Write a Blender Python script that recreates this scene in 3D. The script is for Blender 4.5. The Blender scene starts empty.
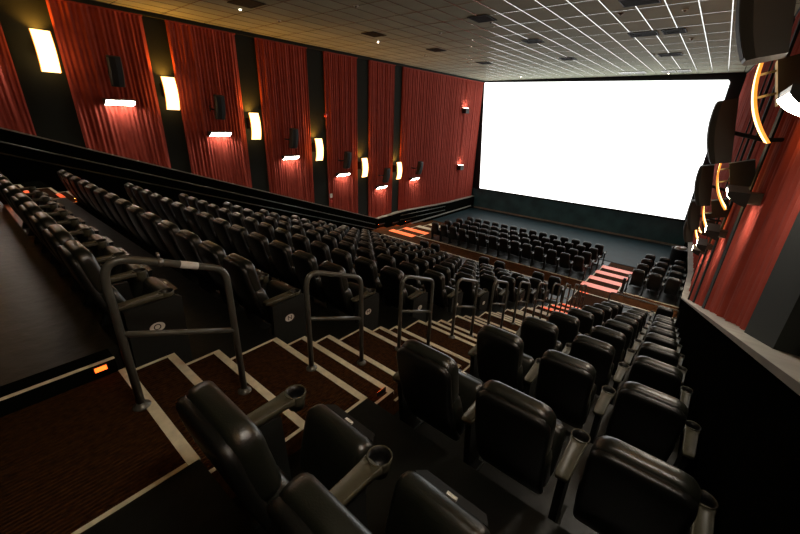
import bpy, math, random
from mathutils import Vector, Matrix
random.seed(7)
PI = math.pi
sc = bpy.context.scene
COL = sc.collection
UP = 6.6            # stage floor becomes z = 0; everything below is written relative to the eye of the photographer

# ---------------------------------------------------------------- materials
def mat(name, col, rough=.5, metal=0., emit=None, estr=0., bump=None, bscale=60., bstr=.2, spec=.5, var=0., vscale=8.):
    m = bpy.data.materials.new(name); m.use_nodes = True
    nt = m.node_tree; b = nt.nodes['Principled BSDF']
    b.inputs['Base Color'].default_value = (*col, 1)
    b.inputs['Roughness'].default_value = rough
    b.inputs['Metallic'].default_value = metal
    b.inputs['Specular IOR Level'].default_value = spec
    if emit:
        b.inputs['Emission Color'].default_value = (*emit, 1)
        b.inputs['Emission Strength'].default_value = estr
    tc = nt.nodes.new('ShaderNodeTexCoord')
    if var:
        n = nt.nodes.new('ShaderNodeTexNoise'); n.inputs['Scale'].default_value = vscale; n.inputs['Detail'].default_value = 5
        nt.links.new(tc.outputs['Object'], n.inputs['Vector'])
        r = nt.nodes.new('ShaderNodeMapRange'); r.inputs[1].default_value = .3; r.inputs[2].default_value = .7
        r.inputs[3].default_value = 1 - var; r.inputs[4].default_value = 1 + var
        nt.links.new(n.outputs[0], r.inputs[0])
        mx = nt.nodes.new('ShaderNodeVectorMath'); mx.operation = 'SCALE'; mx.inputs[0].default_value = col
        nt.links.new(r.outputs[0], mx.inputs['Scale']); nt.links.new(mx.outputs[0], b.inputs['Base Color'])
    if bump:
        if bump == 'noise':
            n = nt.nodes.new('ShaderNodeTexNoise'); n.inputs['Scale'].default_value = bscale; n.inputs['Detail'].default_value = 4
            out = n.outputs[0]; nt.links.new(tc.outputs['Object'], n.inputs['Vector'])
        else:
            n = nt.nodes.new('ShaderNodeTexWave'); n.inputs['Scale'].default_value = bscale
            n.bands_direction = bump; out = n.outputs['Fac']; nt.links.new(tc.outputs['Object'], n.inputs['Vector'])
            n.inputs['Distortion'].default_value = 1.2
        bp = nt.nodes.new('ShaderNodeBump'); bp.inputs['Strength'].default_value = bstr; bp.inputs['Distance'].default_value = .01
        nt.links.new(out, bp.inputs['Height']); nt.links.new(bp.outputs[0], b.inputs['Normal'])
    return m

M = dict(
    leather=mat('black_leather', (.010, .011, .007), .33, bump='noise', bscale=180, bstr=.10, spec=.85, var=.25, vscale=20),
    shell=mat('black_shell', (.005, .005, .004), .38, bump='noise', bscale=300, bstr=.1),
    plastic=mat('arm_plastic', (.070, .064, .040), .42, bump='noise', bscale=400, bstr=.08, var=.2, vscale=25),
    panel=mat('end_panel_fabric', (.011, .012, .010), .7, spec=.3, bump='noise', bscale=500, bstr=.25),
    cup=mat('cup_dark', (.006, .006, .006), .4),
    steel=mat('dull_metal', (.25, .24, .22), .35, .9),
    rail=mat('rail_paint', (.10, .10, .085), .32, .35, var=.2, vscale=12),
    tape=mat('white_tape', (.75, .73, .68), .5),
    plate=mat('plate_white', (.8, .78, .72), .4),
    ink=mat('plate_ink', (.01, .01, .01), .6),
    carpet=mat('stair_carpet', (.046, .016, .0028), .95, spec=.1, bump='X', bscale=14, bstr=.9, var=.5, vscale=30),
    aislecarpet=mat('aisle_carpet', (.075, .027, .007), .95, spec=.1, bump='noise', bscale=150, bstr=.4, var=.3, vscale=6),
    nosing=mat('cream_nosing', (.80, .72, .52), .5, var=.12, vscale=18),
    salmon=mat('salmon_nosing_added_glow', (.85, .35, .27), .5, emit=(1, .27, .20), estr=.50),  # own salmon colour, plus emission added to brighten the strips evenly
    orstrip=mat('orange_nosing_painted_light', (.85, .30, .12), .5, emit=(1, .13, .03), estr=.9),  # orange step light put into the strip's colour and emission
    painted_glow=mat('orange_painted_glow', (.85, .25, .10), .5, emit=(1, .09, .02), estr=.8),  # orange lamp light on the nosings, painted as emissive patches
    floor=mat('tier_floor', (.0045, .0048, .0032), .42, spec=.4, bump='noise', bscale=9, bstr=.5, var=.5, vscale=5),
    stage=mat('stage_floor', (.005, .021, .027), .6, spec=.3, bump='noise', bscale=5, bstr=.06, var=.25, vscale=1.5),
    wallblack=mat('black_wall', (.008, .009, .008), .8, spec=.2, bump='noise', bscale=40, bstr=.1),
    frontwall=mat('front_wall_paint', (.05, .14, .17), .55, spec=.3, var=.3, vscale=1.2),
    strip=mat('black_fabric', (.020, .023, .020), .9, spec=.15, bump='noise', bscale=200, bstr=.3),
    dado=mat('dado_carpet', (.004, .0045, .0035), .95, spec=.0, bump='noise', bscale=150, bstr=.4),
    ledge=mat('ledge_laminate', (.27, .26, .22), .45, var=.2, vscale=4),
    curtain=mat('red_curtain', (.33, .050, .032), .85, bump='noise', bscale=220, bstr=.25, var=.12, vscale=4, spec=.25),
    tile=mat('ceiling_tile', (.30, .32, .23), .9, bump='noise', bscale=90, bstr=.25, var=.10, vscale=1.3),
    tbar=mat('tbar_metal', (.62, .62, .60), .24, .85),
    vent=mat('vent_black', (.008, .008, .008), .7),
    gloss=mat('gloss_white', (.75, .76, .74), .12, 0.2),
    spk=mat('speaker_black', (.030, .030, .025), .55, bump='noise', bscale=400, bstr=.15),
    grill=mat('speaker_grill', (.014, .014, .012), .7),
    brass=mat('bracket_metal', (.09, .075, .05), .4, .6),
    sconce=mat('sconce_glow', (.8, .7, .5), .5, emit=(1, .58, .20), estr=4.5),
    wash=mat('wash_glow', (.9, .9, .9), .5, emit=(1, .90, .75), estr=34.),
    washbody=mat('wash_body', (.12, .12, .11), .4, .2),
    screen=mat('screen_lit', (.8, .8, .8), .8, emit=(.97, 1, .98), estr=2.0),
    border=mat('screen_mask', (.004, .004, .005), .9),
    orange=mat('step_glow', (.3, .05, .01), .5, emit=(1, .13, .015), estr=2.6),
    orangefar=mat('step_glow_strong', (.3, .05, .01), .5, emit=(1, .16, .03), estr=60.),
    red=mat('alarm_red', (.55, .03, .02), .5),
    white=mat('white_plastic', (.8, .8, .76), .4),
    edgeglow=mat('sconce_edge', (.8, .4, .1), .5, emit=(1, .30, .03), estr=1.1),
    pinkglow=mat('step_glow_pink', (.5, .2, .1), .5, emit=(1, .36, .26), estr=60.),
    dot=mat('spot_glow', (.9, .9, .9), .4, emit=(1, .85, .6), estr=6.),
    bin=mat('bin_black', (.01, .01, .01), .5),
)

# ---------------------------------------------------------------- mesh builder
class MB:
    def __init__(s): s.v = []; s.f = []; s.smooth = []
    def add(s, vs, fs, smooth=False):
        n = len(s.v); s.v += [tuple(v) for v in vs]; s.f += [tuple(i + n for i in f) for f in fs]; s.smooth += [smooth] * len(fs); return s
    def box(s, x0, x1, y0, y1, z0, z1):
        v = [(x0,y0,z0),(x1,y0,z0),(x1,y1,z0),(x0,y1,z0),(x0,y0,z1),(x1,y0,z1),(x1,y1,z1),(x0,y1,z1)]
        return s.add(v, [(0,3,2,1),(4,5,6,7),(0,1,5,4),(1,2,6,5),(2,3,7,6),(3,0,4,7)])
    def prism(s, poly, axis, a, b):                       # extrude a polygon of (u, w) along an axis
        def P(u, w, t): return {'x': (t,u,w), 'y': (u,t,w), 'z': (u,w,t)}[axis]
        n = len(poly); v = [P(u, w, a) for u, w in poly] + [P(u, w, b) for u, w in poly]
        f = [tuple(range(n)), tuple(range(2*n-1, n-1, -1))] + [(i, i+n, (i+1) % n + n, (i+1) % n) for i in range(n)]
        return s.add(v, f)
    def tube(s, pts, r, n=10, closed=False):
        pts = [Vector(p) for p in pts]; rings = []
        prev = None
        for i, p in enumerate(pts):
            d = (pts[min(i+1, len(pts)-1)] - pts[max(i-1, 0)]).normalized()
            if prev is None:
                u = d.cross(Vector((0,0,1)));  u = u if u.length > .1 else d.cross(Vector((1,0,0)))
            else: u = prev - d * prev.dot(d)
            u.normalize(); prev = u; w = d.cross(u)
            rings.append([p + u*math.cos(2*PI*k/n)*r + w*math.sin(2*PI*k/n)*r for k in range(n)])
        v = [q for R in rings for q in R]; f = []
        for i in range(len(rings)-1):
            for k in range(n): f.append((i*n+k, i*n+(k+1) % n, (i+1)*n+(k+1) % n, (i+1)*n+k))
        f.append(tuple(range(n-1, -1, -1))); f.append(tuple(range(len(v)-n, len(v))))
        return s.add(v, f, True)
    def loft(s, secs, smooth=True):                       # closed sections with equal vertex counts
        n = len(secs[0]); v = [q for S in secs for q in S]; f = []
        for i in range(len(secs)-1):
            for k in range(n): f.append((i*n+k, i*n+(k+1) % n, (i+1)*n+(k+1) % n, (i+1)*n+k))
        f.append(tuple(range(n-1, -1, -1))); f.append(tuple(range(len(v)-n, len(v))))
        return s.add(v, f, smooth)
    def lathe(s, prof, c=(0,0,0), n=20):
        v = []; f = []
        for r, z in prof:
            for k in range(n): v.append((c[0]+r*math.cos(2*PI*k/n), c[1]+r*math.sin(2*PI*k/n), c[2]+z))
        for i in range(len(prof)-1):
            for k in range(n): f.append((i*n+k, i*n+(k+1) % n, (i+1)*n+(k+1) % n, (i+1)*n+k))
        return s.add(v, f, True)
    def mesh(s, name, m):
        me = bpy.data.meshes.new(name); me.from_pydata(s.v, [], s.f)
        me.polygons.foreach_set('use_smooth', s.smooth); me.materials.append(m)
        import bmesh
        bm = bmesh.new(); bm.from_mesh(me); bmesh.ops.recalc_face_normals(bm, faces=bm.faces); bm.to_mesh(me); bm.free()
        me.update(); return me
    def build(s, name, m, parent=None):
        o = bpy.data.objects.new(name, s.mesh(name, m)); COL.objects.link(o)
        if parent: o.parent = parent
        return o

def tag(o, label=None, cat=None, group=None, kind=None):
    if label: o['label'] = label
    if cat: o['category'] = cat
    if group: o['group'] = group
    if kind: o['kind'] = kind
    return o
def empty(name, loc=(0,0,0), rz=0):
    o = bpy.data.objects.new(name, None); COL.objects.link(o); o.location = loc; o.rotation_euler.z = rz
    o.empty_display_size = .1; return o
def struct(o): o['kind'] = 'structure'; return o
def copy_tree(o, parent=None):
    c = o.copy(); COL.objects.link(c); c.parent = parent
    for ch in list(o.children): copy_tree(ch, c)
    return c
def rsec(cx, hw, hn, y, z, ang, r, k=3):
    """rounded-rectangle section: half width hw along x, half thickness hn along the normal turned by ang"""
    r = min(r, hw*.98, hn*.98); pts = []
    for qx, qn, a0 in ((1,1,0),(-1,1,90),(-1,-1,180),(1,-1,270)):
        for i in range(k+1):
            a = math.radians(a0 + 90*i/k)
            u = qx*(hw-r) + r*math.cos(a); n = qn*(hn-r) + r*math.sin(a)
            pts.append((cx+u, y + n*math.cos(ang), z + n*math.sin(ang)))
    return pts
ORD = ['first','second','third','fourth','fifth','sixth','seventh','eighth','ninth','tenth','eleventh','twelfth','thirteenth','fourteenth']

# ---------------------------------------------------------------- layout numbers
EY, ED, EH = .398, 1.145, .3969           # first row edge, row depth, row rise
AZ = -1.549                               # level of the landing
AX0, AX1 = -2.706, -1.515                 # aisle stairs
XL, XDL = -14.46, -14.18                  # long wall, face of its dado
YS, ZC = 26.84, 2.715
TS = [0, .309, .623]
NR = 10                                   # rear rows
def rowfloor(k): return AZ - EH*(k+1)
def edge(k): return EY + ED*k
YP10, YX = 14.27, 15.78                   # end of companion platform, edge of the cross aisle
Z10, ZX = rowfloor(10), -6.08
FD, FH = 1.29, .13                        # front tiers
def xr(y): return .70 if y < 18 else .70 - .5*(y-18)/(YS-18)       # near wall runs in towards the screen

# ---------------------------------------------------------------- the seat
def path(t):     # centre line of the back, t 0 (bottom) .. 1 (top): y, z
    pts = [(.235,.33),(.165,.44),(.105,.58),(.058,.74),(.022,.90),(.0,1.05)]
    x = t*(len(pts)-1); i = min(int(x), len(pts)-2); a = x-i
    return (pts[i][0]*(1-a)+pts[i+1][0]*a, pts[i][1]*(1-a)+pts[i+1][1]*a)
def back_loft(mb, t0, t1, hw, off, thick, rnd, bulge=0., n=9, rtop=.085, rbot=.05):
    """a padded slab following the back line; off is the distance of its middle in front of the line"""
    secs = []
    L = .78
    for i in range(n):
        a = i/(n-1); e = .5 - .5*math.cos(PI*a)
        t = t0 + (t1-t0)*e
        y, z = path(t); y2, z2 = path(min(1, t+.02)); y1, z1 = path(max(0, t-.02))
        ang = math.atan2(y1-y2, z2-z1)                    # lean
        ny, nz = math.cos(ang), math.sin(ang)
        dtop = (t1-t)*L; dbot = (t-t0)*L
        w = hw
        if dtop < rtop: w -= rtop - math.sqrt(max(0, rtop**2 - (rtop-dtop)**2))
        if dbot < rbot: w -= rbot - math.sqrt(max(0, rbot**2 - (rbot-dbot)**2))
        th = thick/2 + bulge*math.sin(PI*a)
        if dtop < thick*.6: th *= .45 + .55*math.sqrt(max(0, 1-(1-dtop/(thick*.6))**2))
        if dbot < thick*.5: th *= .5 + .5*math.sqrt(max(0, 1-(1-dbot/(thick*.5))**2))
        secs.append(rsec(0, w, th, y+ny*off, z+nz*off, ang, rnd))
    mb.loft(secs)
    return mb
def arm_mb():
    """arm rest whose rear sits by the back, along +y; x = 0 is its middle; ring for a cup at the front"""
    m = MB(); z = .640; secs = []
    for y, hw, hz in ((.10,.032,.014),(.13,.038,.017),(.25,.039,.018),(.36,.042,.018),(.405,.049,.018)):
        zz = z - .02*(.40-y)
        secs.append([(u*hw, y, zz + w*hz) for u, w in ((-1,-.9),(-1,.7),(-.86,1),(-.8,.72),(0,.70),(.8,.72),(.86,1),(1,.7),(1,-.9),(.6,-1.2),(-.6,-1.2))])
    m.loft(secs)
    return m
def ring_mb():
    m = MB()
    m.lathe([(.0,-.075),(.040,-.075),(.046,-.03),(.053,.000),(.054,.016),(.0515,.019),(.048,.016),(.044,-.03),(.038,-.066),(.0,-.066)], (0,.440,.640), 22)
    return m
def stand_mb():
    m = MB()
    m.prism([(.16,0),(.44,0),(.36,.10),(.34,.58),(.14,.60),(.20,.10)], 'x', -.02, .02)
    m.box(-.035,.035,.10,.50,0,.018)
    return m
def make_seat(detail=True):
    t = empty('cinema_chair')
    n = 10 if detail else 7
    back_loft(MB(), .0, .975, .201, -.016, .056, .026, n=n+4, rtop=.075).build('back_shell', M['shell'], t)
    c = MB(); back_loft(c, .02, .62, .209, .048, .085, .036, bulge=.018, n=n).build('back_cushion', M['leather'], t)
    c = MB(); back_loft(c, .56, 1.0, .200, .040, .085, .036, bulge=.014, n=n+2, rtop=.085)
    c.build('headrest', M['leather'], t)
    # tip-up cushion, resting a little raised
    s = MB(); secs = []; TA = math.radians(77); ct, st = math.cos(TA), math.sin(TA)
    for a in range(n+3):
        e = .5 - .5*math.cos(PI*a/(n+2)); u = .37*e
        hz = .052 + .008*math.sin(PI*e); w = .200
        d0 = min(u, .37-u)
        if d0 < .05: f = math.sqrt(max(0, 1-(1-d0/.05)**2)); hz *= .35+.65*f; w -= .04*(1-f)
        sec = rsec(0, w, hz, 0, 0, 0, .035)             # (x, n, 0): turn the section onto the tilted seat line
        secs.append([(px, .40 + u*ct - 0*st - nn*st, .26 + u*st + nn*ct) for px, nn, _ in sec])
    s.loft(secs); cu = s.build('seat_cushion', M['leather'], t)
    pan = MB(); pan.loft([[(x, .40 + u*ct + 0*x - nn*st, .26 + u*st + nn*ct) for x, nn in ((-.17,-.05),(.17,-.05),(.14,-.095),(-.14,-.095))] for u in (.03, .35)], False)
    pan.build('seat_pan', M['shell'], t)
    yq, zq = .40 + .350*ct + .050*st, .26 + .350*st - .05*ct + .014
    tg = MB(); tg.box(-.01, .035, yq-.008, yq+.006, zq-.004, zq+.006); tg.build('number_tag', M['plate'], cu)
    add_arm(t, -.29)
    return t
def add_arm(t, x, stand=True):
    a = arm_mb().build('armrest', M['plastic'], t); a.location.x = x
    r = ring_mb().build('cup_holder', M['plastic'], a)
    d = MB(); d.lathe([(0,-.0655),(.0375,-.0655),(.0435,-.03),(.0475,.014),(.0465,.014),(.0425,-.03),(.036,-.062),(0,-.062)], (0,.440,.640), 18); d.build('cup_well', M['cup'], a)
    if stand:
        s = stand_mb().build('standard', M['panel'], t); s.location.x = x
    return a
def add_end_panel(t, x, letter=None):
    p = MB(); p.prism([(.12,.0),(.50,.0),(.52,.60),(.48,.625),(.14,.60)], 'x', x-.026, x+.026)
    p.build('end_panel', M['panel'], t)
    if letter:
        pl = MB(); pl.prism([(.315+.052*math.cos(2*PI*k/24), .415+.038*math.sin(2*PI*k/24)) for k in range(24)], 'x', x+.026, x+.030)
        po = pl.build('row_plate', M['plate'], t)
        cu = bpy.data.curves.new('row_letter_text', 'FONT'); cu.body = letter; cu.size = .068; cu.extrude = .0008
        cu.align_x = 'CENTER'; cu.align_y = 'CENTER'; cu.materials.append(M['ink'])
        tmp = bpy.data.objects.new('tmp', cu); COL.objects.link(tmp)
        dg = bpy.context.evaluated_depsgraph_get(); me = bpy.data.meshes.new_from_object(tmp.evaluated_get(dg))
        bpy.data.objects.remove(tmp); me.materials.clear(); me.materials.append(M['ink'])
        lo = bpy.data.objects.new('row_letter', me); COL.objects.link(lo); lo.parent = po
        lo.location = (x+.031, .315, .415); lo.rotation_euler = (PI/2, 0, PI/2)

proto = make_seat(True)
far = make_seat(False)
used = {'p': False, 'f': False}
def place_seat(x, k_y, zf, label, group, detail=True, arm_right=False, panel=None, letter=None):
    key = 'p' if detail else 'f'; src = proto if detail else far
    if not used[key] and not arm_right and panel is None:
        o = src; used[key] = True
    else: o = copy_tree(src) if used[key] or True else src
    o.location = (x, k_y + random.uniform(-.008, .008), zf); o.rotation_euler.z = random.uniform(-.018, .018)
    if arm_right: add_arm(o, .29)
    if panel: add_end_panel(o, panel, letter)
    tag(o, label, 'cinema chair', group)
    return o
row0 = []
SX, CX, SY = -1.02, -3.253, .372
who = ['beside the stairs', 'in the middle', 'against the sloping ledge wall']
for k in range(NR):
    for j in range(3):
        if k == 0 and j == 2: continue
        o = place_seat(SX + .57*j, SY + ED*k, rowfloor(k),
                   'black leather cinema seat %s, %s row of the narrow three-seat block' % (who[j], ORD[k]),
                   'seats of the narrow block by the wall', k < 6, arm_right=(j == 2))
        if k == 0: row0.append(o)
letters = 'ONMLKJIHGF'
for k in range(NR):
    for j in range(14):
        if k == 0 and j > 9: continue
        pos = 'closest to the stair handrails' if j == 0 else '%s from the stair handrails' % ORD[j]
        place_seat(CX - .57*j, SY + ED*k, rowfloor(k),
                   'black leather cinema seat %s, %s row of the wide block' % (pos, ORD[k]),
                   'seats of the wide rear block', k < 3 and j < 10, arm_right=(j == 0), panel=.325 if j == 0 else None, letter=letters[k] if j == 0 else None)
for i, (x, lab) in enumerate([(-3.10,'lone black cinema seat below the last rear row, closest to the stairs'),(-3.67,'lone black cinema seat below the last rear row, second from the stairs'),
        (-5.15,'black companion seat of the middle pair before the cross aisle, stair side'),(-5.80,'black companion seat of the middle pair before the cross aisle, curtain side'),
        (-8.10,'black companion seat of the far pair before the cross aisle, stair side'),(-8.67,'black companion seat of the far pair before the cross aisle, curtain side'),
        (.08,'lone black cinema seat below the narrow block, by the ledge wall')]):
    place_seat(x, 12.28, Z10, lab, 'companion seats before the cross aisle', False, arm_right=('curtain side' not in lab and 'second from' not in lab))
for k in range(4):
    zf = ZX - FH*(k+1)
    for j in range(14):
        place_seat(CX-.02 - .57*j, 16.05 + FD*k, zf,
                   'small distant cinema seat, %s row past the cross aisle, %s from the salmon steps' % (ORD[k], ORD[j]),
                   'seats of the wide front block', False, arm_right=(j == 0))
    for j in range(3):
        place_seat(-1.08 + .57*j, 16.15 + FD*k, zf,
                   'small distant cinema seat %s, %s row of the front narrow block' % (['beside the salmon steps', 'in the middle', 'against the wall'][j], ORD[k]),
                   'seats of the narrow front block', False, arm_right=(j == 2))

for o in row0:                                          # the two chairs of the top row lean a little further back
    for ch in o.children:
        if ch.name.split('.')[0] in ('back_shell', 'back_cushion', 'headrest'): ch.location.x -= .02; ch.location.y -= .055

# ---------------------------------------------------------------- floors
# seating platforms, as one stepped floor per block (profile extruded along x)
def tiers(x0, x1, name, top):
    pts = [(-3, -7), (-3, top), (EY, top)]
    for k in range(NR):
        pts += [(edge(k), rowfloor(k)), (edge(k+1), rowfloor(k))]
    pts += [(edge(NR), Z10), (YP10, Z10), (YP10, ZX), (YX, ZX)]
    for k in range(4):
        pts += [(YX + FD*k, ZX - FH*(k+1)), (YX + FD*(k+1), ZX - FH*(k+1))]
    pts[-1] = (YX + FD*3 + .02 + FD, ZX - FH*4)
    pts += [(pts[-1][0], -7)]
    m = MB(); m.prism(pts, 'x', x0, x1)
    return struct(m.build(name, M['floor']))
tiers(-11.10, AX0, 'floor_wide_block', AZ + .094)
tiers(AX1, .46, 'floor_narrow_block', AZ - .004)
m = MB(); m.box(XL, .8, YX + FD*4 - .1, YS, -7, -6.6); struct(m.build('floor_stage', M['stage']))
m = MB(); m.box(XDL, .46, YP10 + .002, YX, -7, ZX + .004); struct(m.build('floor_cross_aisle', M['aislecarpet']))
# drop of the platform ends beside the stairs
NIDX = 3*NR + 4
def nosing_y(n): return EY + (n//3)*ED + TS[n % 3]
def stairs(x0, x1, label, strips_right=True, n_end=NIDX, lit=False):
    t = empty('carpeted_stairs', (x0, EY, AZ))
    tag(t, label, 'stairs')
    def add(mb, name, mt):
        for i, v in enumerate(mb.v): mb.v[i] = (v[0]-x0, v[1]-EY, v[2]-AZ)
        return mb.build(name, mt, t)
    w = .052
    for n in range(n_end):
        ya = nosing_y(n-1) if n else -3.0
        yb = nosing_y(n); z = AZ - n*EH/3
        if n == 0: yb = EY
        xa = x0 + (.156 if n == 0 and lit is True else 0)
        if n == n_end-1: yb = YP10
        m = MB(); m.box(xa, x1, ya, yb - .004, -7 if n > 30 else z - .9, z); add(m, 'tread', M['carpet'])
        m = MB(); m.prism([(yb-w, z), (yb-w, z+.004), (yb+.002, z+.004), (yb+.002, z-.03), (yb-.004, z-.03), (yb-.004, z)], 'x', xa, x1); add(m, 'nosing_strip', M['nosing'])
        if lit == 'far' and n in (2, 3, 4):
            m = MB(); m.box(x1-.55, x1-.05, yb-w-.03, yb+.004, z-.03, z+.010); add(m, 'painted_glow_patch', M['painted_glow'])  # glow of the row-end step light, painted as a thin slab
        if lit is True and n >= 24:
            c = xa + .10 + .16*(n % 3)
            m = MB(); m.box(c, c+.30, yb-w-.02, yb+.004, z-.03, z+.008); add(m, 'painted_glow_patch', M['painted_glow'])  # step light falling on the nosing, painted as an orange slab
        for xx in ([xa] + ([x1-.022] if strips_right else [])):
            if n == 0 and xx == xa: continue
            m = MB(); m.box(xx, xx+.022, ya + .03, yb - w - .002, z, z+.005); add(m, 'side_strip', M['nosing'])
    return t
stairs(AX0, AX1, 'maroon carpeted stairs with cream nosing strips between the two seating blocks', lit=True)
stairs(-12.75, -11.12, 'dark stairs along the far curtained wall beyond the wide block', lit='far')
m = MB()
pts = [(-3, -7), (-3, AZ), (EY, AZ)]
for k in range(NR): pts += [(edge(k), rowfloor(k)), (edge(k+1), rowfloor(k))]
pts += [(edge(NR), Z10), (YP10, Z10), (YP10, -7)]
m.prism(pts, 'x', XL, -12.76); struct(m.build('floor_far_side', M['dado']))
# raised top platform edge strips beside the landing
m = MB(); m.box(AX0 + .001, AX0 + .155, -3, EY - .05, AZ - .2, AZ + .094); struct(m.build('trim_landing_curb', M['dado']))
m = MB(); m.box(AX0 + .135, AX0 + .158, -3, EY - .05, AZ + .095, AZ + .101); struct(m.build('trim_curb_edge', M['nosing']))
# nosing of companion platform and cross aisle
m = MB(); m.box(-11.1, AX0, YP10-.05, YP10+.004, Z10-.02, Z10+.005); m.box(AX1, .46, YP10-.05, YP10+.004, Z10-.02, Z10+.005)
struct(m.build('trim_platform_nosing', M['nosing']))
m = MB(); m.box(-11.7, AX0-.12, YX-.06, YX+.005, ZX-.02, ZX+.010); m.box(AX1-.02, .46, YX-.06, YX+.005, ZX-.02, ZX+.010)
struct(m.build('trim_aisle_nosing', M['nosing']))
def front_steps(x0, x1, mt, label, ymax=4):
    t = empty('front_steps', (x0, YX, ZX)); tag(t, label, 'steps')
    for k in range(ymax):
        y = YX + FD*k; z = ZX - FH*k
        if k:
            m = MB(); m.box(0, x1-x0, y-YX-FD+.004, y-YX-.004, z-ZX-.5, z-ZX+.006); m.build('tread', M['aislecarpet'], t)
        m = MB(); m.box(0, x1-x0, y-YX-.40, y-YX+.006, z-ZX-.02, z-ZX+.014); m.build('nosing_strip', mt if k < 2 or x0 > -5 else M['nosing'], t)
        if k:
            m = MB(); m.box(0, .05, y-YX-FD+.02, y-YX-.2, z-ZX, z-ZX+.012); m.build('side_strip', M['nosing'], t)
            m = MB(); m.box(x1-x0-.05, x1-x0, y-YX-FD+.02, y-YX-.2, z-ZX, z-ZX+.012); m.build('side_strip', M['nosing'], t)
    return t
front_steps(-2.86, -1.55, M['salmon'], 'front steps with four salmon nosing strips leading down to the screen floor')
front_steps(-13.4, -11.7, M['orstrip'], 'front steps at the far curtained wall, orange light painted on', 4)
m = MB(); m.prism([(YX, -7), (YX, ZX-FH)] + [p for k in range(4) for p in ((YX+FD*k, ZX-FH*(k+1)), (YX+FD*(k+1), ZX-FH*(k+1)))] + [(YX+FD*4, -7)], 'x', XDL, -11.1)
struct(m.build('floor_front_far_side', M['aislecarpet']))
m = MB(); m.prism([(YX, -7), (YX, ZX-FH)] + [p for k in range(4) for p in ((YX+FD*k, ZX-FH*(k+1)), (YX+FD*(k+1), ZX-FH*(k+1)))] + [(YX+FD*4, -7)], 'x', AX0, AX1)
struct(m.build('floor_front_steps_base', M['aislecarpet']))

# ---------------------------------------------------------------- handrails on the stairs
def handrail(k):
    yb = edge(k) - .06; yf = yb + .575; zb = AZ - EH*k; zf = zb - 2*EH/3; x = -2.10
    t = empty('stair_handrail', (x, yb, zb))
    H = .90 if k == 0 else .875
    pts = [(0,0,0),(0,0,H-.15)]
    a = Vector((0,0,H)); bV = Vector((0,yf-yb,H-.235)); d = (bV-a).normalized()
    for i in range(1, 7):
        q = i/6; P0 = Vector((0,0,H-.15)); P1 = a; P2 = a + d*.15
        pts.append(P0*(1-q)**2 + P1*2*q*(1-q) + P2*q*q)
    for i in range(0, 7):
        q = i/6; P0 = bV - d*.08; P1 = bV; P2 = bV - Vector((0,0,.08))
        pts.append(P0*(1-q)**2 + P1*2*q*(1-q) + P2*q*q)
    pts.append((0, yf-yb, zf-zb))
    m = MB(); m.tube(pts, .0205, 12); m.build('bent_tube', M['rail'], t)
    m = MB(); m.tube([(0,0,.47),(0,yf-yb,.47-.235)], .016, 10); m.build('lower_bar', M['rail'], t)
    for yy, zz in ((0,0),(yf-yb, zf-zb)):
        m = MB(); m.lathe([(0,0),(.045,0),(.045,.008),(.028,.016),(.022,.03),(0,.03)], (0,yy,zz), 18); m.build('base_flange', M['rail'], t)
    if k == 0:
        m = MB(); p = a + d*.36; q = a + d*.455; m.tube([p, q], .0215, 12); m.build('tape_band', M['tape'], t)
        m = MB(); p = a + d*.26; m.lathe([(0,0),(.010,0),(.010,.02),(.007,.035),(0,.035)], tuple(p + Vector((0,0,.018))), 10); m.tube([p - d*.012, p + d*.012], .024, 12); m.build('clamp_knob', M['steel'], t)
    lab = 'grey tubular stair handrail by the landing, with a white tape band' if k == 0 else \
          'grey tubular stair handrail, %s down the stairs from the landing' % ORD[k]
    tag(t, lab, 'handrail', 'handrails down the stairs')
for k in range(11): handrail(k)
# guard rail before the companion seat of the narrow block
t = empty('guard_rail', (AX1+.05, 13.0, Z10)); tag(t, 'low metal guard rail in front of the narrow rear block, above the cross aisle', 'rail')
m = MB(); m.tube([(0,0,0),(0,0,.74),(.03,0,.79),(.09,0,.80),(1.80,0,.80),(1.86,0,.79),(1.89,0,.74),(1.89,0,0)], .02, 10); m.build('bent_tube', M['rail'], t)
m = MB(); m.tube([(.0,0,.42),(1.89,0,.42)], .015, 8); m.build('lower_bar', M['rail'], t)
t = empty('guard_post', (-1.42, YX-.09, ZX)); tag(t, 'short black post at the top of the salmon steps', 'post')
m = MB(); m.box(-.05,.05,-.05,.05,.02,.62); m.build('post', M['bin'], t)
m = MB(); m.lathe([(0,0),(.09,0),(.09,.012),(.05,.03),(0,.03)], (0,0,0), 14); m.build('base', M['bin'], t)

# ---------------------------------------------------------------- ceiling
m = MB(); m.box(XL-.3, 1.2, -4, YS+.3, ZC, ZC+.25); struct(m.build('ceiling', M['tile']))
m = MB()
GX, GP, GY = -3.063, .61, 1.3
for i in range(-19, 7):
    x = GX + GP*i
    m.box(x-.011, x+.011, -4, YS-.3, ZC-.012, ZC-.002)
for i in range(24):
    y = -3.6 + GY*i
    m.box(XL+.1, .9, y-.008, y+.008, ZC-.010, ZC-.0015)
struct(m.build('trim_ceiling_grid', M['tbar']))
m = MB()
for y0, y1 in ((-4, 18), (18, YS)):
    m.add([(xr(y0)-.12,y0,ZC-.14),(xr(y0)-.12,y0,ZC-.012),(xr(y0),y0,ZC-.012),(xr(y0),y0,ZC-.14),(xr(y1)-.12,y1,ZC-.14),(xr(y1)-.12,y1,ZC-.012),(xr(y1),y1,ZC-.012),(xr(y1),y1,ZC-.14)],
          [(0,1,2,3),(4,7,6,5),(0,4,5,1),(1,5,6,2),(2,6,7,3),(3,7,4,0)])
m.box(XL, XL+.14, -4, YS, ZC-.12, ZC-.012)
struct(m.build('trim_ceiling_edge', M['strip']))
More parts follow.
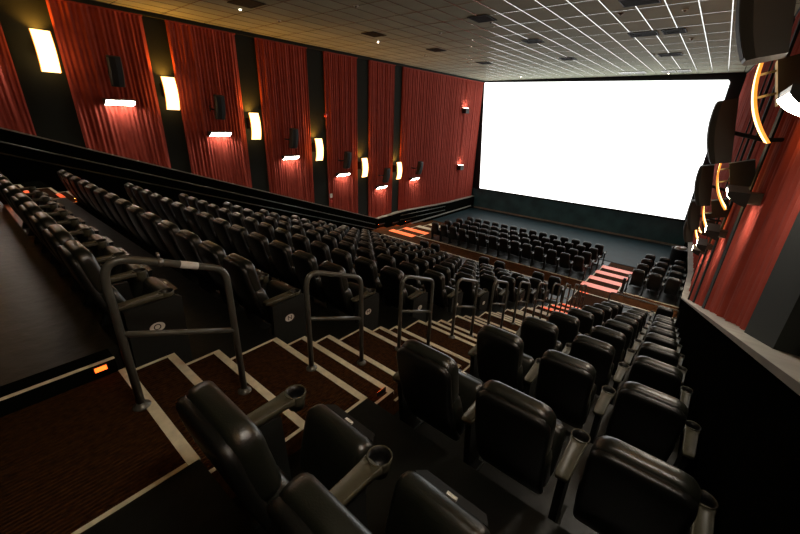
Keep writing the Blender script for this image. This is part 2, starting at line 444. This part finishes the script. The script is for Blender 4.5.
vents = [(-6.15,10.9,1),(-6.1,14.6,1),(-10.15,18.7,1),(-6.2,19.0,1),(-10.2,14.5,1),(-10.4,10.9,1),(-10.7,6.3,1.3),(-2.75,15.1,1.3),(-1.95,15.1,1.0),(-2.45,19.6,1.3),(-2.3,11.3,1.3),(-2.2,7.4,1.)]
desc = ['beside the brightest part of the ceiling','in mid ceiling ahead of the screen','near the far curtain, closest to the screen','near the screen in mid ceiling','by the far curtain, third row of vents',
        'by the far curtain in warm light','above the far seats, large and half open','wide one of the black pair nearest the near wall','small one of the black pair nearest the near wall','close to the screen by the near wall','high up near the camera by the near wall','directly above the stairs']
for (x, y, w), dd in zip(vents, desc):
    t = empty('ceiling_vent', (x, y, ZC)); tag(t, 'black ceiling vent ' + dd, 'ceiling vent', 'vents in the ceiling')
    hw, hd = .30*w, .34
    m = MB(); m.box(-hw,hw,-hd,hd,-.018,-.014); m.build('grille_back', M['vent'], t)
    m = MB()
    for a0,a1,b0,b1 in ((-hw,hw,-hd,-hd+.03),(-hw,hw,hd-.03,hd),(-hw,-hw+.03,-hd,hd),(hw-.03,hw,-hd,hd)): m.box(a0,a1,b0,b1,-.03,-.018)
    m.build('vent_frame', M['vent'], t)
    m = MB()
    for i in range(9):
        yy = -hd + .06 + i*(2*hd-.12)/8; m.box(-hw+.04,hw-.04,yy-.008,yy+.008,-.027,-.019)
    m.build('grille_slats', M['vent'], t)
dots = [(-11.42,6.5,1),(-11.17,11.94,1),(-8.34,8.05,0),(-2.87,12.25,0),(-1.53,12.63,0),(-1.6,16.51,0),(-2.97,19.29,0),(-11.67,7.92,0),(-8.21,11.81,0),(-6.09,11.33,0),(-11.48,15.43,0),(-10.79,18.14,0),(-10.78,24.74,1),(-3.08,25.9,1)]
dd = ['by the large half-open vent','by the warm-lit vent near the far curtain','high above the wide block','an orange-tinted one by the wide black vent','nearest the near wall','before the screen corner at the near wall','between two vents close to the screen','over the far aisle','in the warm middle of the ceiling','beside the first mid-ceiling vent','beside the far curtain, middle','beside the far curtain near the screen','at the far corner of the screen','at the screen top near the near wall']
for (x, y, lit), q in zip(dots, dd):
    t = empty('ceiling_spotlight' if lit else 'ceiling_sprinkler', (x, y, ZC-.012)); tag(t, ('tiny lit ceiling spot ' if lit else 'tiny ceiling sprinkler head ') + q, 'ceiling light' if lit else 'sprinkler', 'small fittings in the ceiling')
    m = MB(); m.lathe([(0,0),(.07,0),(.065,-.015),(0,-.018)], (0,0,0), 14); m.build('rose', M['white'] if not q.startswith('an orange') else M['brass'], t)
    m = MB(); m.lathe([(0,-.018),(.035,-.018),(.03,-.045),(0,-.055)], (0,0,0), 12); m.build('bulb' if lit else 'nozzle', M['dot'] if lit else M['steel'], t)
for i, x in enumerate((-4.95,-4.30,-3.0,-2.35)):
    t = empty('ceiling_panel', (x, 25.1, ZC-.012)); tag(t, 'glossy white ceiling tile above the screen, %s from the far side' % ORD[i], 'ceiling panel', 'glossy tiles above the screen')
    m = MB(); m.box(-.27,.27,-.5,.5,-.02,-.003); m.build('diffuser', M['gloss'], t)
    m = MB()
    for a0,a1,b0,b1 in ((-.29,.29,-.52,-.5),(-.29,.29,.5,.52),(-.29,-.27,-.5,.5),(.27,.29,-.5,.5)): m.box(a0,a1,b0,b1,-.024,-.001)
    m.build('panel_frame', M['tbar'], t)

# ---------------------------------------------------------------- screen end
m = MB(); m.box(XL-.3, 1.2, YS, YS+.3, -7, ZC); struct(m.build('wall_front', M['frontwall']))
t = empty('cinema_screen', (-7.3, YS-.12, -4.95)); tag(t, 'huge glowing white cinema screen filling the front wall', 'screen')
SC = [(-13.76,-4.96),(-.40,-4.93),(-.43,2.28),(-.52,2.38),(-14.32,2.60),(-14.34,2.5)]
m = MB(); m.prism([(x+7.3, z+4.95) for x, z in SC], 'y', .0, .03); m.build('lit_surface', M['screen'], t)
m = MB(); m.box(-7.1, 7.45, .035, .09, -.06, 7.62); m.build('mask_frame', M['border'], t)
m = MB(); m.box(XL+.05, .2, YS-.05, YS-.002, -5.02, ZC-.01); struct(m.build('trim_screen_surround', M['border']))
m = MB(); m.box(XL+.3, .2, YS-.10, YS, -5.06, -5.0); struct(m.build('trim_screen_shelf', M['wallblack']))
m = MB(); m.box(XL+.3, .15, YS-.03, YS+.0, -6.6, -6.48); struct(m.build('baseboard_front', M['ledge']))

# ---------------------------------------------------------------- side walls
m = MB(); m.box(XL-.3, XL, -4, YS+.3, -7, ZC); struct(m.build('wall_left', M['strip']))
m = MB()
m.prism([(.70,-4),(.70,18),(xr(YS),YS),(1.1,YS+.3),(1.1,-4)], 'z', -7, ZC)
struct(m.build('wall_right', M['strip']))
m = MB(); m.box(XL-.3, 1.1, -4.3, -4, -7, ZC); struct(m.build('wall_back', M['wallblack']))
m = MB(); m.box(XL, AX0+.1, -4, -3.0, -7, AZ+.094); m.box(AX0+.1, .7, -4, -3, -7, AZ); struct(m.build('floor_rear', M['floor']))
def ledgeL(y):
    if y < 15.3: return -.178 - .3467*y
    if y < 17.6: return -5.482 + (y-15.3)*.03
    if y < 23.0: return -5.413 - (y-17.6)*.04
    return -5.63
def ledgeR(y):
    if y < 14.9: return -.200 - .3467*y
    return -5.366
def dado(name, x0f, x1f, lf, ys, zlow=-7):
    m = MB(); t = .035
    for (ya, yb) in zip(ys[:-1], ys[1:]):
        a0, a1, b0, b1 = x0f(ya), x1f(ya), x0f(yb), x1f(yb); za, zb = lf(ya+1e-6), lf(yb-1e-6)
        v = [(a0,ya,zlow),(a1,ya,zlow),(b1,yb,zlow),(b0,yb,zlow),(a0,ya,za-t),(a1,ya,za-t),(b1,yb,zb-t),(b0,yb,zb-t)]
        m.add(v, [(0,3,2,1),(4,5,6,7),(0,1,5,4),(1,2,6,5),(2,3,7,6),(3,0,4,7)])
    return struct(m.build(name, M['dado']))
def ledge(name, x0f, x1f, lf, ys):
    m = MB(); t = .035
    for (ya, yb) in zip(ys[:-1], ys[1:]):
        a0, a1, b0, b1 = x0f(ya), x1f(ya), x0f(yb), x1f(yb); za, zb = lf(ya+1e-6), lf(yb-1e-6)
        v = [(a0,ya,za-t),(a1,ya,za-t),(b1,yb,zb-t),(b0,yb,zb-t),(a0,ya,za),(a1,ya,za),(b1,yb,zb),(b0,yb,zb)]
        m.add(v, [(0,3,2,1),(4,5,6,7),(0,1,5,4),(1,2,6,5),(2,3,7,6),(3,0,4,7)])
    return struct(m.build(name, M['ledge']))
YL = [-4, 15.3, 17.6, 23.0, YS-.1]; YR = [-4, 14.9, 18, YS-.1]
dado('trim_dado_left', lambda y: XL, lambda y: XDL, ledgeL, YL)
ledge('trim_ledge_left', lambda y: XL, lambda y: XDL+.03, ledgeL, YL)
dado('trim_dado_right', lambda y: xr(y)-.235, lambda y: xr(y), ledgeR, YR)
ledge('trim_ledge_right', lambda y: xr(y)-.30, lambda y: xr(y), ledgeR, YR)
# handrails on the far dado
for off, nm in ((.38,'upper'),(.68,'lower')):
    m = MB(); m.tube([(XDL+.07, -1, ledgeL(-1)-off), (XDL+.07, 15.0, ledgeL(15.0)-off)], .02, 8)
    for y in range(0, 15, 2): m.box(XDL, XDL+.07, y, y+.03, ledgeL(y)-off-.01, ledgeL(y)-off+.01)
    tag(m.build('wall_handrail', M['rail']), 'dark sloping handrail on the far dado, the %s of the two' % nm, 'handrail', 'sloping rails on the far dado')
for off, nm in ((.20,'upper'),(.48,'lower')):
    m = MB(); m.tube([(XDL+.07, 17.3, ledgeL(17.3)-off-.02), (XDL+.07, 22.4, ledgeL(22.4)-off-.02)], .022, 8)
    for y in (17.5, 19, 20.5, 22.1): m.box(XDL, XDL+.07, y, y+.03, ledgeL(y)-off-.03, ledgeL(y)-off-.01)
    tag(m.build('wall_handrail', M['rail']), 'short straight handrail beside the far front steps, the %s of the two' % nm, 'handrail', 'short rails on the far dado')
m = MB(); m.box(XDL, XDL+.03, YX+.1, YS-.5, -6.42, -6.34); struct(m.build('baseboard_left', M['ledge']))

# ---------------------------------------------------------------- curtains
def curtain(y0, y1, side, lf, label, amp=.035, per=.125):
    """pleated drape hung from the ceiling to the ledge; side +1: on the long wall facing +x, -1: on the near wall facing -x"""
    n = max(24, int((y1-y0)/per*8)); rows = 5; v = []; f = []
    ph = [random.uniform(0, 6.28) for _ in range(4)]
    def wx(y): return XL if side > 0 else xr(y)
    for r in range(rows+1):
        q = r/rows
        for i in range(n+1):
            y = y0 + (y1-y0)*i/n; zt = ZC-.10; zb = lf(y)+.004
            z = zt*(1-q) + zb*q
            u = y + .012*math.sin(q*5+ph[0]) + .03*math.sin(y*2.3+ph[3])
            d = .075 + amp*(.55*math.sin(2*PI*u/per+ph[1]) + .45*math.sin(2*PI*u/(per*2.7)+ph[2]) + .35*math.sin(2*PI*u/(per*5.3)+ph[0]))*(.75+.35*q)
            e = min(i, n-i)/n*(y1-y0)
            if e < .05: d *= .35 + .65*e/.05
            v.append((wx(y) + side*max(.012, d), y, z))
    for r in range(rows):
        for i in range(n): a = r*(n+1)+i; f.append((a, a+1, a+n+2, a+n+1))
    m = MB(); m.add(v, f, True)
    # headband and back, so the drape has thickness
    m.add([(wx(y0)+side*.012,y0,ZC-.16),(wx(y0)+side*.11,y0,ZC-.16),(wx(y1)+side*.11,y1,ZC-.16),(wx(y1)+side*.012,y1,ZC-.16),(wx(y0)+side*.012,y0,ZC-.10),(wx(y0)+side*.11,y0,ZC-.10),(wx(y1)+side*.11,y1,ZC-.10),(wx(y1)+side*.012,y1,ZC-.10)],
          [(0,3,2,1),(4,5,6,7),(0,1,5,4),(1,2,6,5),(2,3,7,6),(3,0,4,7)])
    o = m.build('wall_curtain', M['curtain']); tag(o, label, 'curtain', 'pleated wall curtains'); return o
SL = [(1.95,2.80),(4.98,5.62),(7.88,8.66),(11.0,11.90),(13.93,14.75),(16.75,17.40)]
bays = [(-3.8,1.80)] + [(a[1], b[0]) for a, b in zip(SL[:-1], SL[1:])] + [(17.40,24.25),(24.30,26.70)]
names_b = ['at the back end beyond the last sconce','above the top rows','second bay down from the top rows','third bay down from the top rows','with a small white alarm, fourth bay down','narrow bay above the cross aisle','wide bay beside the front seats','narrow piece beside the screen with two box lights']
for (a, b), q in zip(bays, names_b): curtain(a, b, 1, ledgeL, 'red pleated curtain on the far wall, ' + q)
SR = [(.0,.7),(2.75,3.72),(7.75,8.25),(11.15,11.55),(14.1,14.45),(16.9,17.2)]
baysr = [(-3.8,.0)] + [(a[1], b[0]) for a, b in zip(SR[:-1], SR[1:])] + [(17.20,26.5)]
for a, b in SR[1:]:
    m = MB(); m.box(xr(b)-.15, xr(a)+.02, a+.01, b-.01, ledgeR(b)-.02, ZC-.10); struct(m.build('trim_column_right', M['strip']))
names_r = ['at the very back','nearest the camera','behind the first wall light','third bay towards the screen','fourth bay towards the screen','fifth bay towards the screen','last bay beside the screen']
for (a, b), q in zip(baysr, names_r): curtain(a, b, -1, ledgeR, 'red pleated curtain on the near wall, ' + q, .05, .17)

# ---------------------------------------------------------------- wall fittings
def tilted(m, side, a, x0=0., z0=0.):
    """lean the top of a fitting away from its wall"""
    if a:
        ca, sa = math.cos(a), math.sin(a)
        m.v = [(x0 + (v[0]-x0)*ca + side*(v[2]-z0)*sa, v[1], z0 - side*(v[0]-x0)*sa + (v[2]-z0)*ca) for v in m.v]
    return m
BULB = 130.
def sconce(x, y, z, side, label, lean=0., hh=.48, bulb=BULB):
    t = empty('wall_sconce', (x, y, z)); tag(t, label, 'wall lamp', 'bowed wall sconces')
    m = MB(); m.box(*sorted((0, side*.30)), -.13, .13, -.10, .30); tilted(m, side, lean, side*.3).build('back_box', M['grill'], t)
    N = 14; outer = []; inner = []
    for i in range(N+1):
        q = -1 + 2*i/N; o = .35 + .09*(1-q*q); outer.append((side*(o+.024), q*hh)); inner.append((side*o, q*hh))
    def slab(a, b):
        m = MB(); poly = outer + inner[::-1]; n = len(poly)
        v = [(u, a, w) for u, w in poly] + [(u, b, w) for u, w in poly]
        f = [(i, i+n, (i+1) % n + n, (i+1) % n) for i in range(n)]
        for i in range(N): f += [(i, i+1, n-2-i, n-1-i), (n+i, 2*n-1-i, 2*n-2-i, n+i+1)]
        m.add(v, f); return tilted(m, side, lean, side*.3)
    sh = slab(-.19, .19).build('glowing_shade', M['sconce'], t)
    slab(-.205, -.1902).build('shade_edge', M['edgeglow'], sh); slab(.1902, .205).build('shade_edge', M['edgeglow'], sh)
    L = bpy.data.lights.new('sconce_bulb', 'SPOT'); L.spot_size = 2.1; L.spot_blend = 1.; L.color = (1, .42, .05); L.energy = bulb; L.shadow_soft_size = .04
    lo = bpy.data.objects.new('sconce_bulb', L); COL.objects.link(lo); lo.parent = t; lo.location = (side*.16, 0, .36); lo.rotation_euler = (PI, side*.12, 0)
    for zz in (.02, .22):
        a = MB(); a.tube([(side*.28,0,zz),(side*.44,0,zz)], .012, 6); tilted(a, side, lean, side*.3).build('bracket', M['brass'], t)
def wash(x, y, z, side, label, arm=.03):
    t = empty('wash_light', (x, y, z)); tag(t, label, 'wall light', 'white wall-wash lights')
    def pr(m, poly, a, b): return m.prism([(side*u, w) for u, w in poly], 'y', a, b)
    cur = [(.02 + .20*(.5*math.sin(i*PI/2/6)+.5*i/6), -.10 + .12*(.5*(1-math.cos(i*PI/2/6))+.5*i/6)) for i in range(7)]
    m = MB(); pr(m, [(0,-.09),(0,.07),(.215,.07)] + [(u-.012, w+.008) for u, w in cur[::-1]], -.38, .38); m.build('housing', M['washbody'], t)
    m = MB(); pr(m, cur + [(u-.008, w+.006) for u, w in cur[::-1]], -.365, .365); m.build('lit_lens', M['wash'], t)
    for a, b in ((-.40,-.381),(.381,.40)):
        m = MB(); pr(m, [(0,-.10),(0,.07),(.22,.07)] + [(u-.002, w+.002) for u, w in cur[::-1]], a, b); m.build('end_cap', M['grill'], t)
    m = MB(); m.box(*sorted((0, -side*arm)), -.08, .08, -.10, .04); m.build('wall_mount', M['brass'], t)
def speaker(x, y, z, side, label, out=.70):
    """x: the wall; the cabinet hangs on a bracket, its bowed front turned to the room and leaning down"""
    t = empty('wall_speaker', (x, y, z)); tag(t, label, 'speaker', 'surround speakers on brackets')
    def body(d0, hw, front, hh, grow):
        m = MB(); secs = []; N = 10
        for i in range(N+1):
            q = -1 + 2*i/N; fr = front + .06*(1-q*q)
            secs.append([(side*(out-.13+a*1.0), b, q*hh) for a, b in ((d0,-hw*.8),(d0,hw*.8),(fr*.75,hw),(fr,hw*.82),(fr+grow,0),(fr,-hw*.82),(fr*.75,-hw))])
        m.loft(secs, False); return tilted(m, side, .19, side*out)
    c = body(0, .17, .20, .39, .015); c.build('cabinet', M['spk'], t)
    g = MB(); secs = []; N = 10
    for i in range(N+1):
        q = -1 + 2*i/N; fr = .20 + .06*(1-(q*.94)**2) + .004
        secs.append([(side*(out-.13+a), b, q*.37) for a, b in ((fr-.02,-.13),(fr-.02,.13),(fr,.13),(fr+.016,0),(fr,-.13))])
    g.loft(secs, False); tilted(g, side, .19, side*out).build('grille', M['grill'], t)
    b = MB(); b.box(*sorted((0, side*.04)), -.06, .06, -.14, .06); b.tube([(side*.03,0,-.05),(side*.25,0,-.07),(side*(out-.12),0,0)], .026, 8)
    b.tube([(side*(out-.15),-.12,.0),(side*(out-.15),.12,.0)], .018, 8); b.build('bracket', M['grill'], t)
    return t
zk = [(2.45,1.28),(5.27,.47),(8.10,-.50),(11.15,-1.48),(14.10,-2.50),(16.95,-2.88)]
nm = ['above the top rows at the edge','second from the top','third from the top','fourth from the top','fifth from the top','closest to the screen']
for (y, z), q in zip(zk, nm): sconce(XL, y, z, 1, 'glowing warm bowed wall sconce on the far wall, ' + q)
sconce(XL, -.7, 2.05, 1, 'glowing warm bowed wall sconce at the back end of the far wall')
wk = [(.85,1.28),(3.87,.16),(6.78,-.76),(9.73,-1.75),(12.75,-2.74),(15.65,-3.70),(18.75,-3.52)]
nw = ['at the back edge','above the top rows','second bay down','third bay down','fourth bay down','fifth bay above the cross aisle','in the wide front bay']
for (y, z), q in zip(wk, nw): wash(XL+.11, y, z, 1, 'bright white wall-wash light on the far red curtain, ' + q)
pk = [(3.80,.94),(6.65,.12),(9.60,-.95),(12.60,-2.0),(15.50,-2.98),(18.55,-2.80)]
for (y, z), q in zip(pk, nw[1:]): speaker(XL+.02, y, z, 1, 'black bracket speaker on the far curtain, ' + q)
# near wall, same rhythm
zr = [(-.7,2.0),(2.3,1.40),(5.2,.32),(8.1,-.78),(11.1,-1.80),(14.0,-2.8),(16.95,-3.1)]
nr = ['behind the camera','beside the camera','tall thin glow beside the huge speaker','second towards the screen','third towards the screen','fourth towards the screen','last before the screen']
for (y, z), q in zip(zr, nr): sconce(xr(y)-.11, y, z, -1, 'warm bowed wall sconce on the near wall, ' + q, .30, .42, 35. if y > 0 else 90.)
wr = [(-2.1,2.0),(.7,1.28),(3.75,.20),(6.6,-.78),(9.6,-1.90),(12.6,-2.9),(15.6,-3.8)]
nq = ['behind the camera','beside the camera','cut by the picture edge','second towards the screen','third towards the screen','fourth towards the screen','last one']
for (y, z), q in zip(wr[1:], nq[1:]): wash(xr(y)-.24, y, z, -1, 'white wall-wash light on the near wall, ' + q, .23)
pr_ = [(3.75,.83),(6.7,-.03),(9.6,-1.04),(12.6,-2.15),(15.6,-3.2),(18.6,-3.1)]
npk = ['huge and cut by the top of the picture','large, overlapping the screen corner','third towards the screen','fourth towards the screen','fifth towards the screen','last and smallest']
for (y, z), q in zip(pr_, npk): speaker(xr(y)-.02, y, z, -1, 'black bracket speaker on the near wall, ' + q)
# two small box lights on the far wall beside the screen
for z, q in ((.62,'upper'),(-3.22,'lower')):
    t = empty('box_light', (XL+.1, 24.2, z)); tag(t, 'small dark box light beside the screen, the %s of the two' % q, 'wall light', 'box lights beside the screen')
    m = MB(); m.box(0,.30,-.22,.22,-.17,.17); m.build('housing', M['grill'], t)
    m = MB(); m.box(.04,.26,-.16,.16,.172,.18); m.build('upper_lens', M['wash'], t)
# alarms
t = empty('fire_alarm', (XL+.12, 11.98, -3.74)); tag(t, 'small white wall alarm with a red call point below, on the far curtain', 'alarm')
m = MB(); m.box(0,.05,-.07,.07,-.10,.10); m.build('white_box', M['white'], t)
m = MB(); m.box(0,.05,-.06,.06,-.36,-.24); m.build('red_box', M['red'], t)
t = empty('alarm_bell', (XL+.12, 11.8, 0)); tag(t, 'small red alarm bell high on the far curtain', 'alarm')
m = MB(); m.tube([(0,0,0),(.03,0,0)], .03, 12); m.build('mount', M['red'], t)
m = MB(); m.tube([(.03,0,0),(.05,0,0),(.07,0,0)], .09, 16); m.build('bell', M['red'], t)
# bin in the front corner
t = empty('waste_bin', (-.10, 22.6, -6.6)); tag(t, 'black bin heaped with pale waste in the front corner', 'bin')
m = MB(); m.lathe([(0,0),(.30,0),(.36,.95),(.38,.98),(.34,.98),(.30,.9),(0,.9)], (0,0,0), 18); m.build('bin_body', M['bin'], t)
for i, (a, b, c, r) in enumerate([(-.12,0,.98,.14),(.13,.05,1.0,.13),(.0,.12,.97,.12)]):
    m = MB(); prof = [(r*math.cos(q*PI/8), r*.7*math.sin(q*PI/8)) for q in range(-4, 5)]
    m.lathe(prof, (a,b,c), 10); m.build('crumpled_bag', M['white'], t)

# ---------------------------------------------------------------- step lights
def step_light(x, y, z, side, label, hood=None, w=.055):
    t = empty('step_light', (x, y, z)); tag(t, label, 'step light', 'orange step lights')
    if hood:
        m = MB(); m.box(*sorted((0, side*.035)), -w-.01, w+.01, -.002, .022); m.box(*sorted((side*.030, side*.036)), -w-.01, w+.01, -.02, 0); m.build('hood', M['bin'], t)
        m = MB(); m.box(*sorted((side*.004, side*.029)), -w, w, -.010, -.004); m.build('lit_lens', M[hood], t)
    else:
        m = MB(); m.box(*sorted((0, side*.008)), -w-.006, w+.006, -.019, .019); m.build('housing', M['bin'], t)
        m = MB(); m.box(*sorted((side*.008, side*.013)), -w, w, -.014, .014); m.build('lit_lens', M['orange'], t)
step_light(AX0+.156, EY-.13, AZ+.065, 1, 'orange step light in the curb beside the top landing', w=.030)
for k in range(NR):
    step_light(AX1-.006, edge(k)+.17, AZ - EH*k - EH/3 + (.075 if k < 6 else .12), -1, 'orange step light low beside the stairs at the %s narrow-block row' % ORD[k], 'orangefar' if k > 5 else None, .04 if k < 6 else .10)
    if k > 5: step_light(AX1-.006, edge(k)+.17+TS[2]-.1, AZ - EH*k - EH + .13, -1, 'orange step light low beside the stairs, ahead of the %s narrow-block row' % ORD[k], 'orangefar', .10)
for k in (0, 1):
    step_light(-11.112, edge(k)+.2, AZ - EH*k - EH/3 + .10, -1, 'orange step light beyond the wide block, %s row end' % ORD[k], 'orangefar')
for k in range(3):
    step_light(XDL+.035, YX+FD*k-.20, ZX-FH*k+.22, 1, 'orange light over the far front steps, %s step' % ORD[k], 'orangefar', .25)

# ---------------------------------------------------------------- camera
R = ((0.76788827, 0.63964593, 0.03465088), (-0.26666618, 0.27001041, 0.92519378), (0.58244034, -0.71968567, 0.37790976))
cd = bpy.data.cameras.new('camera'); cd.sensor_width = 36; cd.lens = 364.953*36/800; cd.clip_start = .02; cd.clip_end = 100
cam = bpy.data.objects.new('camera', cd); COL.objects.link(cam)
cam.matrix_world = Matrix(((R[0][0],R[1][0],R[2][0],0),(R[0][1],R[1][1],R[2][1],0),(R[0][2],R[1][2],R[2][2],0),(0,0,0,1)))
sc.camera = cam

w = bpy.data.worlds.new('world'); sc.world = w; w.use_nodes = True
w.node_tree.nodes['Background'].inputs[0].default_value = (.5, .45, .35, 1); w.node_tree.nodes['Background'].inputs[1].default_value = .0

for o in list(bpy.data.objects):
    if o.parent is None:
        if o is cam: o.matrix_world = Matrix.Translation((0,0,UP)) @ o.matrix_world
        else: o.location.z += UP
sc.view_settings.view_transform = 'Standard'; sc.view_settings.look = 'None'
sc.view_settings.exposure = 0.3; sc.view_settings.gamma = 1.0
sc.cycles.use_denoising = True
sc.cycles.max_bounces = 6; sc.cycles.diffuse_bounces = 3; sc.cycles.glossy_bounces = 3
sc.cycles.sample_clamp_indirect = 4
